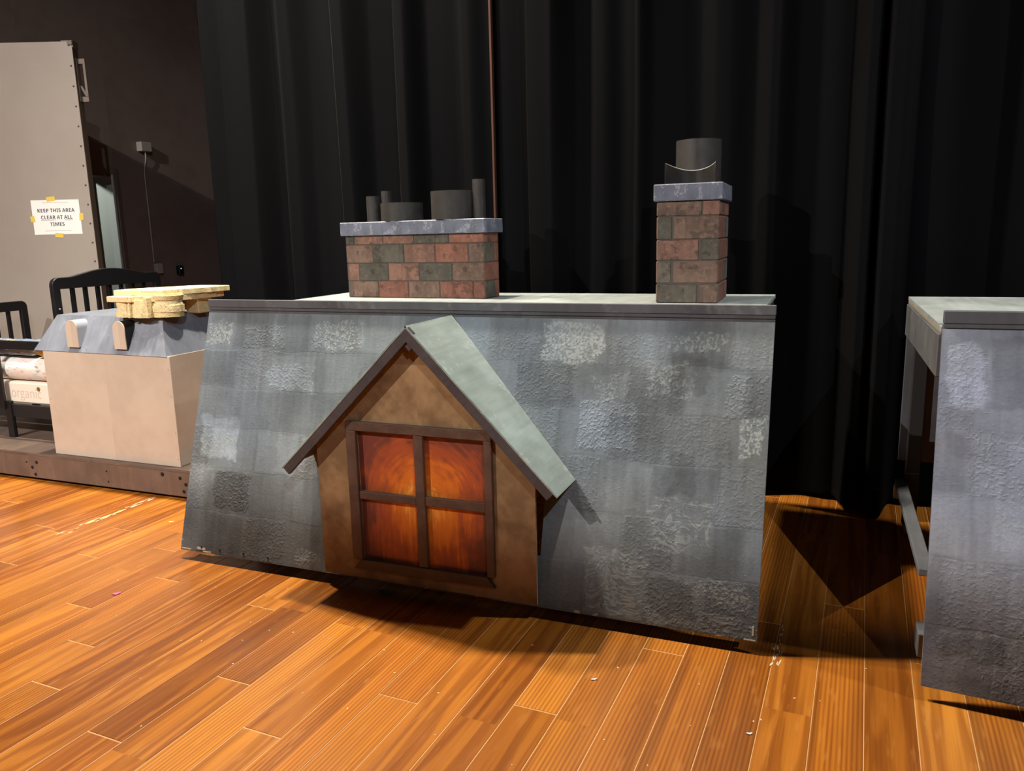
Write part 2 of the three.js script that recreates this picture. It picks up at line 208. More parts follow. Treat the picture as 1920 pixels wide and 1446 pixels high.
// ------------------------------------------------------------------ the room
const WX = -6.85, RX = 5.2, BZ = -7.6, FZ = 9.0, CH = 8.0;
const floor = struct('floor', tr(new THREE.BoxGeometry(RX - WX, 0.2, FZ - BZ), (RX + WX) / 2, -0.1011, (FZ + BZ) / 2), mat(0xcfa06a, 0.7));
{
  const PITCH = 0.1485, U0 = 0.074, SL = 0.041, ang = Math.atan(SL), GAP = 0.0026;
  const joints = { '-2': [-3.88, -4.39], '-1': [-3.2], '-3': [-2.966], '1': [-2.828], '-18': [-1.686], '-15': [-1.543], '-14': [-1.932], '-12': [-1.727], '-21': [-2.168], '-16': [-2.414], '-19': [-1.94], '-22': [-2.765], '-25': [-2.904], '-27': [-2.759], '-32': [-3.03], '-10': [-2.031, -2.716], '-7': [-2.126], '-5': [-2.613] };
  const rnd = rng(4242), rest = woodMats.map(() => []); let count = 0;
  const Z0 = -7.5, Z1 = 8.9;
  for (let k = -47; k <= 33; k++) {
    const seen = joints[String(k)] || []; const cuts = [];
    if (seen.length) { let z = Math.min(...seen); while (z > Z0) { z -= 1.3 + rnd() * 1.2; cuts.push(z); } cuts.push(...seen); z = Math.max(...seen); while (z < Z1) { z += 1.4 + rnd() * 1.3; cuts.push(z); } }
    else { let z = Z0 - rnd() * 2; while (z < Z1) { cuts.push(z); z += 1.7 + rnd() * 1.5; } if (k > -12) for (let i = cuts.length - 1; i >= 0; i--) if (cuts[i] > -2.9 && cuts[i] < -1.2) cuts[i] = -0.9 - rnd() * 0.2; }
    cuts.sort((a, b) => a - b); const ends = [Z0, ...cuts.filter(z => z > Z0 + 0.2 && z < Z1 - 0.2), Z1];
    for (let i = 0; i + 1 < ends.length; i++) {
      const za = ends[i], zb = ends[i + 1], zc = (za + zb) / 2, uc = U0 + PITCH * (k + 0.5), xc = uc - SL * zc; if (zb - za < 0.15) continue;
      let w = PITCH - GAP, x = xc; if (x - w / 2 < WX - 0.05 || x + w / 2 > RX + 0.05) continue;
      const right = xc > -1.6; const vi = right ? (rnd() < 0.62 ? 3 + Math.floor(rnd() * 3) : Math.floor(rnd() * 3)) : (rnd() < 0.72 ? Math.floor(rnd() * 3) : 3 + Math.floor(rnd() * 3));
      const ti = [0, 0, 1, 2, 2, 1, 3][Math.floor(rnd() * 7)], mi = vi * 4 + ti;
      const g = cbox(w, 0.012, zb - za - GAP, 0.0012, 1 / 0.15, 1 / 2.4, rnd(), rnd());
      const y = -0.006 + (rnd() - 0.5) * 0.0006;
      // a board counts as seen when its middle lies in the picture's floor area
      const near = zb > -4.7 && za < -0.9 && xc > -6.4 && xc < 1.3 && za < -1.0 + 0.42 * (xc + 2.5) * (xc < -2.5 ? -1 : 0) + 0.4;
      if (near && count < 296) { const b = mesh('floorboard', g, woodMats[mi], floor, [x, y, zc]); b.rotation.y = -ang; count++; }
      else { g.rotateY(-ang); g.translate(x, y, zc); rest[mi].push(g); }
    }
  }
  let all = rest.map((l, i) => l.length ? [mergeGeometries(l), woodMats[i]] : null).filter(Boolean);
  const far = mergeGeometries(all.map(a => a[0]), true); const fm = mesh('far_floorboards', far, all.map(a => a[1]), floor); fm.userData.kind = 'stuff';
  // yellow and pale scuffs of old marking paint left in the boards by the low platform
  const yel = mat(0xe4d98a, 0.7), pale = mat(0xd9c9a8, 0.75); const r2 = rng(9);
  const chips = (name, m, list) => { const gs = list.map(([x, z, l, w, a]) => { const n = 9, pts = []; for (let i = 0; i < n; i++) { const t = i / n * Math.PI * 2; pts.push([Math.cos(t) * l / 2 * (0.7 + 0.5 * r2()), Math.sin(t) * w / 2 * (0.6 + 0.7 * r2())]); } return tr(plate(pts, 0.0006), x, 0.0009, z, -Math.PI / 2, a); }); const o = mesh(name, merge(gs), m, floor); o.userData.kind = 'stuff'; };
  chips('yellow_paint_marks', yel, [[-3.71, -2.93, 0.07, 0.02, 1.5], [-3.70, -3.02, 0.10, 0.022, 1.52], [-3.695, -3.11, 0.09, 0.02, 1.5], [-3.69, -3.21, 0.05, 0.012, 1.5], [-3.28, -3.08, 0.03, 0.015, 0.4]]);
  const pl = []; for (let i = 0; i < 26; i++) pl.push([-3.70 + (r2() - 0.5) * 0.05, -2.75 - r2() * 0.65, 0.02 + r2() * 0.05, 0.004 + r2() * 0.006, 1.5 + (r2() - 0.5) * 0.2]);
  for (let i = 0; i < 20; i++) pl.push([-0.10 + (r2() - 0.5) * 0.03, -2.5 - r2() * 0.5, 0.012 + r2() * 0.03, 0.003 + r2() * 0.005, 1.5 + (r2() - 0.5) * 0.5]);
  for (let i = 0; i < 70; i++) { const x = -3 + r2() * 3.3, z = -2.2 - r2() * 1.9 + (x > -0.2 ? 0 : 0.6); if (z < -2.6 && x < -0.15) continue; pl.push([x, z, 0.004 + r2() * 0.008, 0.002 + r2() * 0.004, r2() * 6]); }
  chips('pale_scuffs', pale, pl);
}
{ // side wall with a doorway, seen behind the flat
  const T = 0.2, ya = 2.21, z1 = -5.3, z2 = -6.19, X = WX - T / 2;
  const seg = (za, zb, y0, y1) => tr(cbox(T, y1 - y0, Math.abs(zb - za), 0.001, 0.5, 0.5), X, (y0 + y1) / 2, (za + zb) / 2);
  struct('wall_left', merge([seg(FZ, z1, -0.2, CH), seg(z2, BZ, -0.2, CH), seg(z1, z2, ya, CH)]), M.wall);
  const d = new THREE.Group(); d.name = 'door_1'; d.userData.kind = 'structure'; scene.add(d);
  for (const z of [z2 + 0.012, z1 - 0.012]) mesh('door_jamb', tr(cbox(0.34, ya, 0.024, 0.004), X - 0.075, ya / 2, z), M.door, d); mesh('door_head', tr(cbox(0.34, 0.024, 0.84, 0.004), X - 0.075, ya - 0.012, (z1 + z2) / 2), M.flatEdge, d);
  mesh('door_trim', tr(cbox(0.02, ya + 0.05, 0.05, 0.004), WX + 0.01, (ya + 0.05) / 2, z2 - 0.026), M.flatEdge, d);
  const leaf = mesh('door_leaf', tr(cbox(0.8, ya - 0.06, 0.04, 0.004), -0.4, (ya - 0.06) / 2 + 0.01, 0), M.flatEdge, d, [WX - 0.27, 0, z2 + 0.065]); leaf.rotation.y = -0.06;
  mesh('door_handle', tr(new THREE.SphereGeometry(0.028, 16, 12), -0.72, 1.0, 0.06), M.metal, leaf);
  // the dark passage behind the doorway
  struct('wall_passage', merge([tr(new THREE.BoxGeometry(0.1, 2.8, 3), WX - 2.0, 1.3, -5.7), tr(new THREE.BoxGeometry(1.8, 2.8, 0.1), WX - 1.1, 1.3, -4.3), tr(new THREE.BoxGeometry(1.8, 2.8, 0.1), WX - 1.1, 1.3, -7.1), tr(new THREE.BoxGeometry(1.9, 0.1, 2.9), WX - 1.1, 2.7, -5.7), tr(new THREE.BoxGeometry(1.8, 0.1, 2.8), WX - 1.1, -0.06, -5.7)]), M.blackWall);
}
{ const t = thing('unseen_passage_lamp', 'unseen small round lamp on the passage ceiling, placed to light the pale door jamb', 'lamp', [-7.75, 2.645, -5.2]); mesh('base', tr(new THREE.CylinderGeometry(0.07, 0.07, 0.02, 24), 0, -0.012, 0), M.blackSoft, t); const b = mesh('globe', tr(new THREE.SphereGeometry(0.05, 20, 14), 0, -0.07, 0), new THREE.MeshStandardMaterial({ color: 0x333333, emissive: 0xf2f6ee, emissiveIntensity: 3 }), t); b.castShadow = false; const L = new THREE.PointLight(0xf2f6ee, 7, 0, 2); L.position.set(-7.75, 2.5, -5.2); L.castShadow = true; L.shadow.radius = 3; L.name = 'unseen_passage_light'; scene.add(L); }  // lamp out of view in the passage, placed to light the pale jamb
struct('wall_right', tr(new THREE.BoxGeometry(0.2, CH + 0.2, FZ - BZ), RX + 0.1, CH / 2 - 0.1, (FZ + BZ) / 2), M.blackWall);
struct('wall_back', tr(new THREE.BoxGeometry(RX - WX + 0.4, CH + 0.2, 0.2), (RX + WX) / 2, CH / 2 - 0.1, BZ - 0.1), M.blackWall);
struct('wall_front', tr(new THREE.BoxGeometry(RX - WX + 0.4, CH + 0.2, 0.2), (RX + WX) / 2, CH / 2 - 0.1, FZ + 0.1), M.wall);
struct('ceiling', tr(new THREE.BoxGeometry(RX - WX + 0.4, 0.2, FZ - BZ + 0.4), (RX + WX) / 2, CH + 0.1, (FZ + BZ) / 2), M.ceiling);

// ------------------------------------------------------------------ the black velvet curtains
const velvet = new THREE.MeshPhysicalMaterial({ color: new THREE.Color(0.0044, 0.0046, 0.0055), roughness: 1, metalness: 0, specularIntensity: 0.12, sheen: 1, sheenRoughness: 0.35, sheenColor: new THREE.Color(0.030, 0.031, 0.035) });
function curtain(label, xa, xb, folds, base) {
  const n = Math.round((xb - xa) / 0.006), ys = [0.028, 0.06, 0.3, 0.8, 1.4, 2.2, 3.2, 4.5, 7.2];
  const prof = (x, y) => { let z = base + 0.02 * Math.sin(x * 5.1 + 0.6) + 0.012 * Math.sin(x * 13 + 1.1 + 0.25 * y) + 0.006 * Math.sin(x * 31 + y * 0.6); for (const [a, b, amp, el, er] of folds) { const s = 1 + 0.1 * Math.sin(y * 1.3 + a * 5); z += amp * s * sst(a - el, a + el * 0.3, x) * (1 - sst(b - er * 0.4, b + er, x)); } return z; };
  const pos = [], uv = [], idx = []; const T = 0.006, C = n + 1;
  for (let side = 0; side < 2; side++) for (let j = 0; j < ys.length; j++) for (let i = 0; i <= n; i++) { const x = xa + (xb - xa) * i / n; const y = ys[j] + (j === 0 ? 0.006 * Math.sin(x * 9) : 0); pos.push(x + 0.004 * Math.sin(y * 2.1 + x * 3), y, prof(x, y) - side * T); uv.push(x, y); }
  const A = (s, j, i) => s * ys.length * C + j * C + i;
  for (let j = 0; j + 1 < ys.length; j++) for (let i = 0; i < n; i++) { idx.push(A(0, j, i), A(0, j, i + 1), A(0, j + 1, i + 1), A(0, j, i), A(0, j + 1, i + 1), A(0, j + 1, i)); idx.push(A(1, j, i), A(1, j + 1, i + 1), A(1, j, i + 1), A(1, j, i), A(1, j + 1, i), A(1, j + 1, i + 1)); }
  for (let i = 0; i < n; i++) idx.push(A(0, 0, i), A(1, 0, i), A(1, 0, i + 1), A(0, 0, i), A(1, 0, i + 1), A(0, 0, i + 1));
  for (const i of [0, n]) for (let j = 0; j + 1 < ys.length; j++) idx.push(A(0, j, i), A(0, j + 1, i), A(1, j + 1, i), A(0, j, i), A(1, j + 1, i), A(1, j, i));
  const g = new THREE.BufferGeometry(); g.setAttribute('position', new THREE.Float32BufferAttribute(pos, 3)); g.setAttribute('uv', new THREE.Float32BufferAttribute(uv, 2)); g.setIndex(idx); g.computeVertexNormals();
  const t = thing('stage_curtain', label, 'curtain'); mesh('cloth', g, velvet, t); return t;
}
const cl = curtain('black velvet stage curtain behind the wide brick chimney, left of the thin brown gap', -4.14, -1.925, [[-3.80, -3.55, 0.17, 0.03, 0.07], [-3.39, -3.29, 0.07, 0.06, 0.07], [-2.945, -2.83, 0.15, 0.025, 0.07], [-2.50, -2.40, 0.14, 0.025, 0.07], [-2.1, -2.02, 0.05, 0.06, 0.08]], -4.56);
const cr = curtain('black velvet stage curtain behind the narrow brick chimney, right of the thin brown gap', -1.90, 2.6, [[-1.665, -1.48, 0.15, 0.03, 0.09], [-1.28, -1.2, 0.05, 0.06, 0.1], [-1.03, -0.99, 0.09, 0.02, 0.05], [-0.62, -0.5, 0.05, 0.08, 0.1], [-0.33, -0.25, 0.10, 0.07, 0.08], [0.13, 0.195, 0.20, 0.05, 0.02], [0.235, 0.325, 0.26, 0.03, 0.06], [0.79, 1.1, 0.13, 0.04, 0.1], [1.4, 1.55, 0.14, 0.05, 0.08], [1.9, 2.1, 0.15, 0.05, 0.08]], -4.57);
for (const [t, x] of [[cl, -3.05], [cr, 0.35]]) mesh('curtain_pipe', tr(new THREE.CylinderGeometry(0.025, 0.025, t === cl ? 2.2 : 4.5, 12), x, 7.22, -4.52, 0, 0, Math.PI / 2), M.blackSoft, t);
{ const t = thing('timber_upright', 'thin brown timber upright showing through the gap between the black curtains', 'post', [-1.9125, 0, -4.54]); mesh('post', tr(cbox(0.014, 5.0, 0.03, 0.002), 0, 2.5, 0), mat(0x4e2c1d, 0.8), t); }

// ------------------------------------------------------------------ the big mock roof with dormer
const LEAN = Math.atan2(0.34, 1.115), XL = -2.845, XR = -0.17, XC = (XL + XR) / 2;
function faceZ(y) { return -2.71 - (y - 0.045) * 0.34 / 1.115; }
{
  const t = thing('roof_platform', 'wide leaning grey painted shingle roof with a brown window dormer on its front', 'stage platform', [XC, 0, -2.71]); const lx = (x) => x - XC, lz = (z) => z + 2.71;
  const hole = [[-2.0, 0.2], [-1.012, 0.2], [-1.012, 0.50], [-1.51, 0.99], [-2.0, 0.50]].map(([x, v]) => [lx(x), v]), hw = FACE_W / 2;   // the panel is cut open behind the dormer
  const pg = plate([[-hw, 0], [hw, 0], [hw, FACE_H], [-hw, FACE_H]], 0.012, 0.001, [hole]); { const P = pg.attributes.position, q = pg.attributes.uv; for (let i = 0; i < q.count; i++) q.setXY(i, (P.getX(i) + hw) / FACE_W, P.getY(i) / FACE_H); }
  const f = mesh('shingle_panel', pg, facePaint, t, [0, 0.045, 0], [-LEAN, 0, 0]); f.userData.label = 'grey panel painted as rough roof shingles';
  const chip = mat(0xd8d4c6, 0.8);
  for (const [x, y, w, h] of [[-2.72, 0.012, 0.05, 0.011], [-2.69, 0.003, 0.035, 0.006], [-2.81, 0.004, 0.06, 0.007], [-0.185, 0.02, 0.006, 0.035], [-0.195, 0.002, 0.04, 0.005]]) mesh('chipped_paint', tr(cbox(w, h, 0.0008, 0.0003), lx(x), y + h / 2, 0.0005), chip, f);
  for (const u of [-1.21, -1.1, -0.96, -0.82]) mesh('screw_head', tr(new THREE.CylinderGeometry(0.005, 0.005, 0.002, 10), u, 0.024, 0.001, Math.PI / 2), M.hole, f);
  mesh('lid', tr(cbox(2.56, 0.019, 1.2, 0.002, 0.8, 0.8), lx(-1.52), 1.1605, lz(-3.66)), M.lid, t);
  mesh('fascia', tr(cbox(FACE_W + 0.004, 0.037, 0.019, 0.002, 0.6, 0.6), 0, 1.2045, lz(-3.0595)), M.fascia, t);
  mesh('fascia_strip', tr(cbox(FACE_W, 0.0135, 0.018, 0.002, 0.6, 0.6), 0, 1.1778, lz(-3.060)), M.fasciaDark, t);
  mesh('fascia_strip', tr(cbox(FACE_W, 0.011, 0.016, 0.002, 0.6, 0.6), 0, 1.1637, lz(-3.058)), M.fasciaDark, t);
  mesh('fascia_backing', tr(cbox(FACE_W - 0.01, 0.06, 0.01, 0.001), 0, 1.185, lz(-3.0735)), M.groove, t);
  for (const x of [-2.76, -1.52, -0.29]) for (const z of [-3.2, -4.2]) { const l = mesh('leg', tr(cbox(0.07, 1.12, 0.07, 0.003), lx(x), 0.591, lz(z)), M.inner, t); mesh('caster', tr(new THREE.CylinderGeometry(0.03, 0.03, 0.03, 16), lx(x), 0.031, lz(z), 0, 0, Math.PI / 2), M.blackSoft, l); }
  mesh('apron', merge([tr(cbox(2.5, 0.14, 0.02, 0.002), lx(-1.52), 1.08, lz(-4.24)), tr(cbox(0.02, 0.14, 1.0, 0.002), lx(-2.79), 1.08, lz(-3.72)), tr(cbox(0.02, 0.14, 1.0, 0.002), lx(-0.255), 1.08, lz(-3.72))]), M.inner, t);
  mesh('bottom_rail', tr(cbox(2.6, 0.05, 0.04, 0.003), 0, 0.08, lz(-2.765)), M.inner, t);
  // dormer on the front
  const d = new THREE.Group(); d.name = 'dormer'; t.add(d); d.userData.label = 'brown gabled dormer with four orange painted panes'; d.scale.setScalar(0.9926); d.position.set(0.0112, 0.0111, 0.0201);
  const ax = -1.513, wz = -2.72; const roofIn = (x) => 1.101 - Math.abs(x - ax) * 0.96;
  const wl = -2.015, wr = -1.011;
  const wallPts = [[wl, 0.045], [wr, 0.045], [wr, roofIn(wr) + 0.02], [ax, 1.12], [wl, roofIn(wl) + 0.02]].map(([x, y]) => [x - ax, y]);
  const px = [[-1.802, -1.5315], [-1.487, -1.2195]], py = [[0.142, 0.413], [0.452, 0.713]]; const holes = [];
  for (const [a, b] of px) for (const [c, e] of py) holes.push([[a - 0.008 - ax, c - 0.008], [a - 0.008 - ax, e + 0.008], [b + 0.008 - ax, e + 0.008], [b + 0.008 - ax, c - 0.008]]);
  mesh('dormer_wall', plate(wallPts, 0.012, 0, holes), M.tan, d, [lx(ax), 0, lz(wz)]);
  const paneTex = tex(768, 768, (u, v) => { // brush painted glow: an orange heart with a dark red rim, strokes running round and down
    const x = u - 0.52, y = v - 0.50; const ang = Math.atan2(y, x), r = Math.hypot(x * 1.15, (y < 0 ? y * 0.78 : y * 1.1));
    const br = y > 0.02 ? fbm(r * 46 + 5, ang * 3.2 + 20, 3) : fbm(u * 52 + 3, v * 6, 3), f2 = fbm(u * 9 + 4, v * 9, 4);
    const tt = r * 1.72 + (br - 0.5) * 0.42 + (f2 - 0.5) * 0.5;
    let c = mix3([244, 164, 66], [212, 112, 34], sst(0.05, 0.36, tt)); c = mix3(c, [166, 78, 44], sst(0.40, 0.76, tt)); c = mix3(c, [112, 58, 48], sst(0.76, 1.08, tt + (x > 0.25 && y < 0 ? 0.12 : 0)));
    const hi = fbm(u * 34, v * 5 + 8, 3); c = mix3(c, [248, 184, 96], sst(0.62, 0.8, hi) * sst(0.55, 0.15, tt) * 0.8); return c;
  });
  const paneMat = mat(0xffffff, 0.5, { map: paneTex });
  for (const [a, b] of px) for (const [c, e] of py) { const w = b - a + 0.016, h = e - c + 0.016; const g = cbox(w, h, 0.006, 0.001); const p = g.attributes.position, uv = g.attributes.uv; for (let i = 0; i < p.count; i++) uv.setXY(i, (p.getX(i) + (a + b) / 2 + 1.81) / 0.6, (p.getY(i) + (c + e) / 2 - 0.135) / 0.585); mesh('pane', g, paneMat, d, [lx((a + b) / 2), (c + e) / 2, lz(wz - 0.0152)]); }
  const fr = (name, x0, x1, y0, y1, dz) => mesh(name, tr(cbox(x1 - x0, y1 - y0, dz, 0.0025, 3, 3), lx((x0 + x1) / 2), (y0 + y1) / 2, lz(wz + dz / 2 + 0.0004)), M.frame, d);
  fr('frame_stile', -1.851, -1.804, 0.1412, 0.7115, 0.02); fr('frame_stile', -1.218, -1.184, 0.143, 0.7115, 0.02); fr('frame_rail', -1.851, -1.184, 0.712, 0.752, 0.02);
  const sill = plate([[-1.851, 0.094], [-1.184, 0.099], [-1.219, 0.142], [-1.804, 0.139]].map(([x, y]) => [x + 1.5, y]), 0.02, 0.002); mesh('frame_rail', sill, M.frame, d, [lx(-1.5), 0, lz(wz + 0.0204)]);
  fr('muntin', -1.5305, -1.488, 0.143, 0.711, 0.017); fr('muntin', -1.803, -1.531, 0.413, 0.447, 0.015); fr('muntin', -1.4875, -1.2185, 0.415, 0.455, 0.015);
  // roof slopes follow the leaning panel at their back
  for (const [S, dx, dy] of [[1, 0.617, 0.633], [-1, 0.646, 0.630]]) {
    const len = Math.hypot(dx, dy), sl = Math.atan2(dy, dx), cut = (q) => faceZ(1.165 - q * dy / len) + 2.655 - 0.022;
    // slope frame: x runs down the slope, y out of the roof, z to the back; mirrored for the left slope
    const place = (g) => { if (S < 0) { const P = g.attributes.position; for (let i = 0; i < P.count; i++) P.setX(i, -P.getX(i)); const n = flat(g); for (const at of Object.values(n.attributes)) { const k = at.itemSize, A = at.array; for (let i = 0; i < at.count; i += 3) for (let c = 0; c < k; c++) { const w = A[(i + 1) * k + c]; A[(i + 1) * k + c] = A[(i + 2) * k + c]; A[(i + 2) * k + c] = w; } } g = n; } g.rotateZ(-S * sl); g.computeVertexNormals(); return g; };
    const part = (name, g, m, dz = 0) => mesh(name, place(g), m, d, [lx(ax), 1.165, lz(-2.655) + dz]);
    const top = plate([[0, 0], [len, 0], [len, -cut(len)], [0, -cut(0)]], 0.008, 0.0008); top.rotateX(-Math.PI / 2); part('roof_slope', top, M.roofGreen);
    const q0 = S > 0 ? 0.0 : -0.002, q1 = S > 0 ? len - 0.018 : len - 0.003;
    part('eave_board', tr(cbox(q1 - q0, 0.037, 0.02, 0.002, 2, 2), (q0 + q1) / 2, -0.0275, 0), M.eave, -0.0105 + S * 0.0004);
    const so = plate([[0.05, 0.022], [len - 0.03, 0.022], [len - 0.03, -cut(len - 0.03) - 0.012], [0.05, -cut(0.05) - 0.012]], 0.006); so.rotateX(-Math.PI / 2); so.translate(0, -0.009, 0); part('soffit', so, M.soffit);
  }
  const rb = mesh('ridge_block', cbox(0.03, 0.03, 0.05, 0.002), M.eave, d, [lx(ax) + 0.006, 1.083, lz(-2.69)]); rb.rotation.z = Math.PI / 4;
  kids(t);
}

// ------------------------------------------------------------------ brick chimneys
const brickTex = [0, 1, 2].map(i => tex(256, 256, (u, v) => { const f = fbm(u * 5 + i * 9, v * 5 + i, 4), g = fbm(u * 22, v * 14 + i * 4, 3), d = fbm(u * 9 + 31, v * 9 + i * 7, 3); let l = 0.72 + 0.36 * f + 0.18 * g; l *= 1 - 0.22 * sst(0.62, 0.78, d); const w = sst(0.6, 0.8, fbm(u * 16 + 2, v * 16 + i, 3)) * 0.18; return [255 * (l + w), 255 * (l + w * 0.9), 255 * (l + w * 0.8)].map(x => x * 0.9); }));
const brickBump = tex(256, 256, (u, v) => fbm(u * 14, v * 14, 4), false);
const brickCols = { r: 0x966453, R: 0x87594c, b: 0x8b6658, n: 0x7e6558, g: 0x5f594f, k: 0x6c6359 }; const brickMats = {};
function brickMat(k, i) { const id = k + (i % 3); return brickMats[id] ||= mat(brickCols[k], 0.75, { map: brickTex[i % 3], bumpMap: brickBump, bumpScale: 0.0025 }); }
function brickPiece(parent, k, i, w, h, p, ry) { const g = cbox(w, h, 0.008, 0.003, 3.5, 3.5, R0(), R0()); const o = mesh('brick', g, brickMat(k, i), parent, p); o.rotation.set(0, ry, (R0() - 0.5) * 0.012); return o; }
function chimney(name, label, p, ry, w, d, h, capH, over, front, side, mx) {
  const t = thing(name, label, 'chimney', p, ry);
  mesh('core', tr(cbox(w - 0.006, h, d - 0.006, 0.002), w / 2, h / 2, -d / 2), M.mortar, t);
  let n = 0;
  for (const [y0, y1, list] of front) for (const [x0, x1, k] of list) { brickPiece(t, k, n++, x1 - x0, y1 - y0, [(x0 + x1) / 2, (y0 + y1) / 2, -0.0025], 0); }
  for (const [y0, y1, list] of side) for (const [x0, x1, k] of list) { brickPiece(t, k, n++, x1 - x0, y1 - y0, [w - 0.0025, (y0 + y1) / 2, -(x0 + x1) / 2], Math.PI / 2); brickPiece(t, k, n++, x1 - x0, y1 - y0, [0.0025, (y0 + y1) / 2, -(x0 + x1) / 2], -Math.PI / 2); }
  mesh('cap', tr(cbox(w + 2 * over, capH, d + 2 * over, 0.004, 2.2, 2.2), w / 2, h + capH / 2, -d / 2), M.cap, t);
  return t;
}
function tube(r, h, t = 0.004, a0 = 0, a1 = Math.PI * 2, topFn) { // hollow tube with walls; topFn(angle) gives the height
  const n = 48, pos = [], idx = [], uv = []; const full = a1 - a0 > 6.28;
  for (let i = 0; i <= n; i++) { const a = a0 + (a1 - a0) * i / n, H = topFn ? topFn(a) : h, s = Math.sin(a), c = Math.cos(a); for (const [rr, y] of [[r, 0], [r, H], [r - t, H], [r - t, 0]]) { pos.push(rr * s, y, rr * c); uv.push(a * r * 2, y * 2); } }
  for (let i = 0; i < n; i++) for (let k = 0; k < 4; k++) { const A = i * 4 + k, B = i * 4 + (k + 1) % 4; idx.push(A, A + 4, B, B, A + 4, B + 4); }
  if (!full) for (const i of [0, n]) idx.push(i * 4, i * 4 + 1, i * 4 + 2, i * 4, i * 4 + 2, i * 4 + 3);
  const g = new THREE.BufferGeometry(); g.setAttribute('position', new THREE.Float32BufferAttribute(pos, 3)); g.setAttribute('uv', new THREE.Float32BufferAttribute(uv, 2)); g.setIndex(idx); return toCreasedNormals(g, 0.6);
}
{ // wide chimney
  const sx = 0.881 / 1290, sy = 0.347 / 607, X = (x, y) => (x - 245 - (1205 - y) * 0.035) * sx, Y = (y) => (1212 - y) * sy;
  const F = [[605, 690, [[246, 350, 'g'], [358, 630, 'b'], [637, 926, 'b'], [934, 1244, 'g'], [1252, 1552, 'r']]], [699, 869, [[252, 526, 'n'], [533, 822, 'g'], [831, 1113, 'b'], [1121, 1410, 'r'], [1419, 1556, 'n']]], [876, 1043, [[274, 374, 'b'], [379, 660, 'g'], [667, 954, 'b'], [962, 1256, 'g'], [1264, 1560, 'n']]], [1050, 1208, [[280, 550, 'n'], [557, 838, 'R'], [847, 1132, 'n'], [1140, 1433, 'R'], [1441, 1563, 'R']]]];
  const fr = F.map(([a, b, l]) => [Y(b), Y(a), l.map(([x0, x1, k]) => [Math.max(0.002, X(x0, (a + b) / 2)), Math.min(0.879, X(x1, (a + b) / 2)), k])]);
  const sd = F.map(([a, b], i) => [Y(b), Y(a), i % 2 ? [[0.004, 0.125, 'g'], [0.131, 0.176, 'R']] : [[0.004, 0.07, 'R'], [0.076, 0.176, 'R']]]);
  const t = chimney('brick_chimney', 'wide low brick chimney with blue grey cap and five dark pipes', [-2.567, 1.1705, -3.871], -0.0466, 0.881, 0.182, 0.348, 0.074, 0.02, fr, sd);
  const top = 0.348 + 0.074;
  for (const [x, z, r, h, lb] of [[0.155, -0.07, 0.038, 0.142, 'short narrow pipe'], [0.218, -0.115, 0.031, 0.17, 'thin pipe'], [0.330, -0.092, 0.118, 0.099, 'low wide pipe'], [0.660, -0.092, 0.122, 0.15, 'tall wide pipe'], [0.812, -0.10, 0.034, 0.206, 'tallest thin pipe']]) { const rr = Math.min(r, r); const p = mesh('chimney_pipe', tube(rr, h), M.pipe, t, [x, top, z]); p.userData.label = lb; }
  kids(t);
}
{ // narrow chimney
  const sx = 0.282 / 438, sy = 0.466 / 733, X = (x) => (x - 200) * sx, Y = (y) => (1323 - y) * sy;
  const F = [[592, 692, [[203, 517, 'n'], [526, 641, 'b']]], [702, 858, [[203, 308, 'g'], [322, 640, 'n']]], [866, 1010, [[203, 500, 'b'], [518, 637, 'g']]], [1018, 1175, [[203, 305, 'k'], [322, 637, 'n']]], [1188, 1320, [[203, 492, 'k'], [508, 637, 'n']]]];
  const fr = F.map(([a, b, l]) => [Y(b), Y(a), l.map(([x0, x1, k]) => [X(x0), X(x1), k])]);
  const sd = F.map(([a, b], i) => [Y(b), Y(a), i % 2 ? [[0.004, 0.19, 'R'], [0.197, 0.374, 'k']] : [[0.004, 0.09, 'n'], [0.097, 0.28, 'R'], [0.287, 0.374, 'b']]]);
  const t = chimney('brick_chimney', 'narrow tall brick chimney with blue grey cap and a big black stovepipe', [-0.747, 1.1705, -3.70], 0.012, 0.283, 0.378, 0.468, 0.076, 0.014, fr, sd);
  const top = 0.468 + 0.076;
  const p = mesh('chimney_pipe', tube(0.106, 0.21), M.pipe, t, [0.150, top, -0.25]); p.userData.label = 'tall black stovepipe';
  // a cut half pipe, its hollow side to the front
  const q = mesh('half_pipe', tube(0.116, 0.09, 0.004, Math.PI * 0.5, Math.PI * 1.5, a => 0.064 + 0.03 * Math.pow(Math.abs(Math.sin(a)), 2)), M.pipeDark, t, [0.145, top, -0.026]); q.userData.label = 'short half pipe with a scooped pale rim';
  const rim = []; for (let i = 0; i <= 24; i++) { const a = Math.PI * (0.5 + i / 24); rim.push(new THREE.Vector3(0.114 * Math.sin(a), 0.0645 + 0.03 * Math.pow(Math.abs(Math.sin(a)), 2), 0.114 * Math.cos(a))); }
  mesh('cut_rim', new THREE.TubeGeometry(new THREE.CatmullRomCurve3(rim), 48, 0.0024, 6), M.pipeEdge, q);
  kids(t);
}

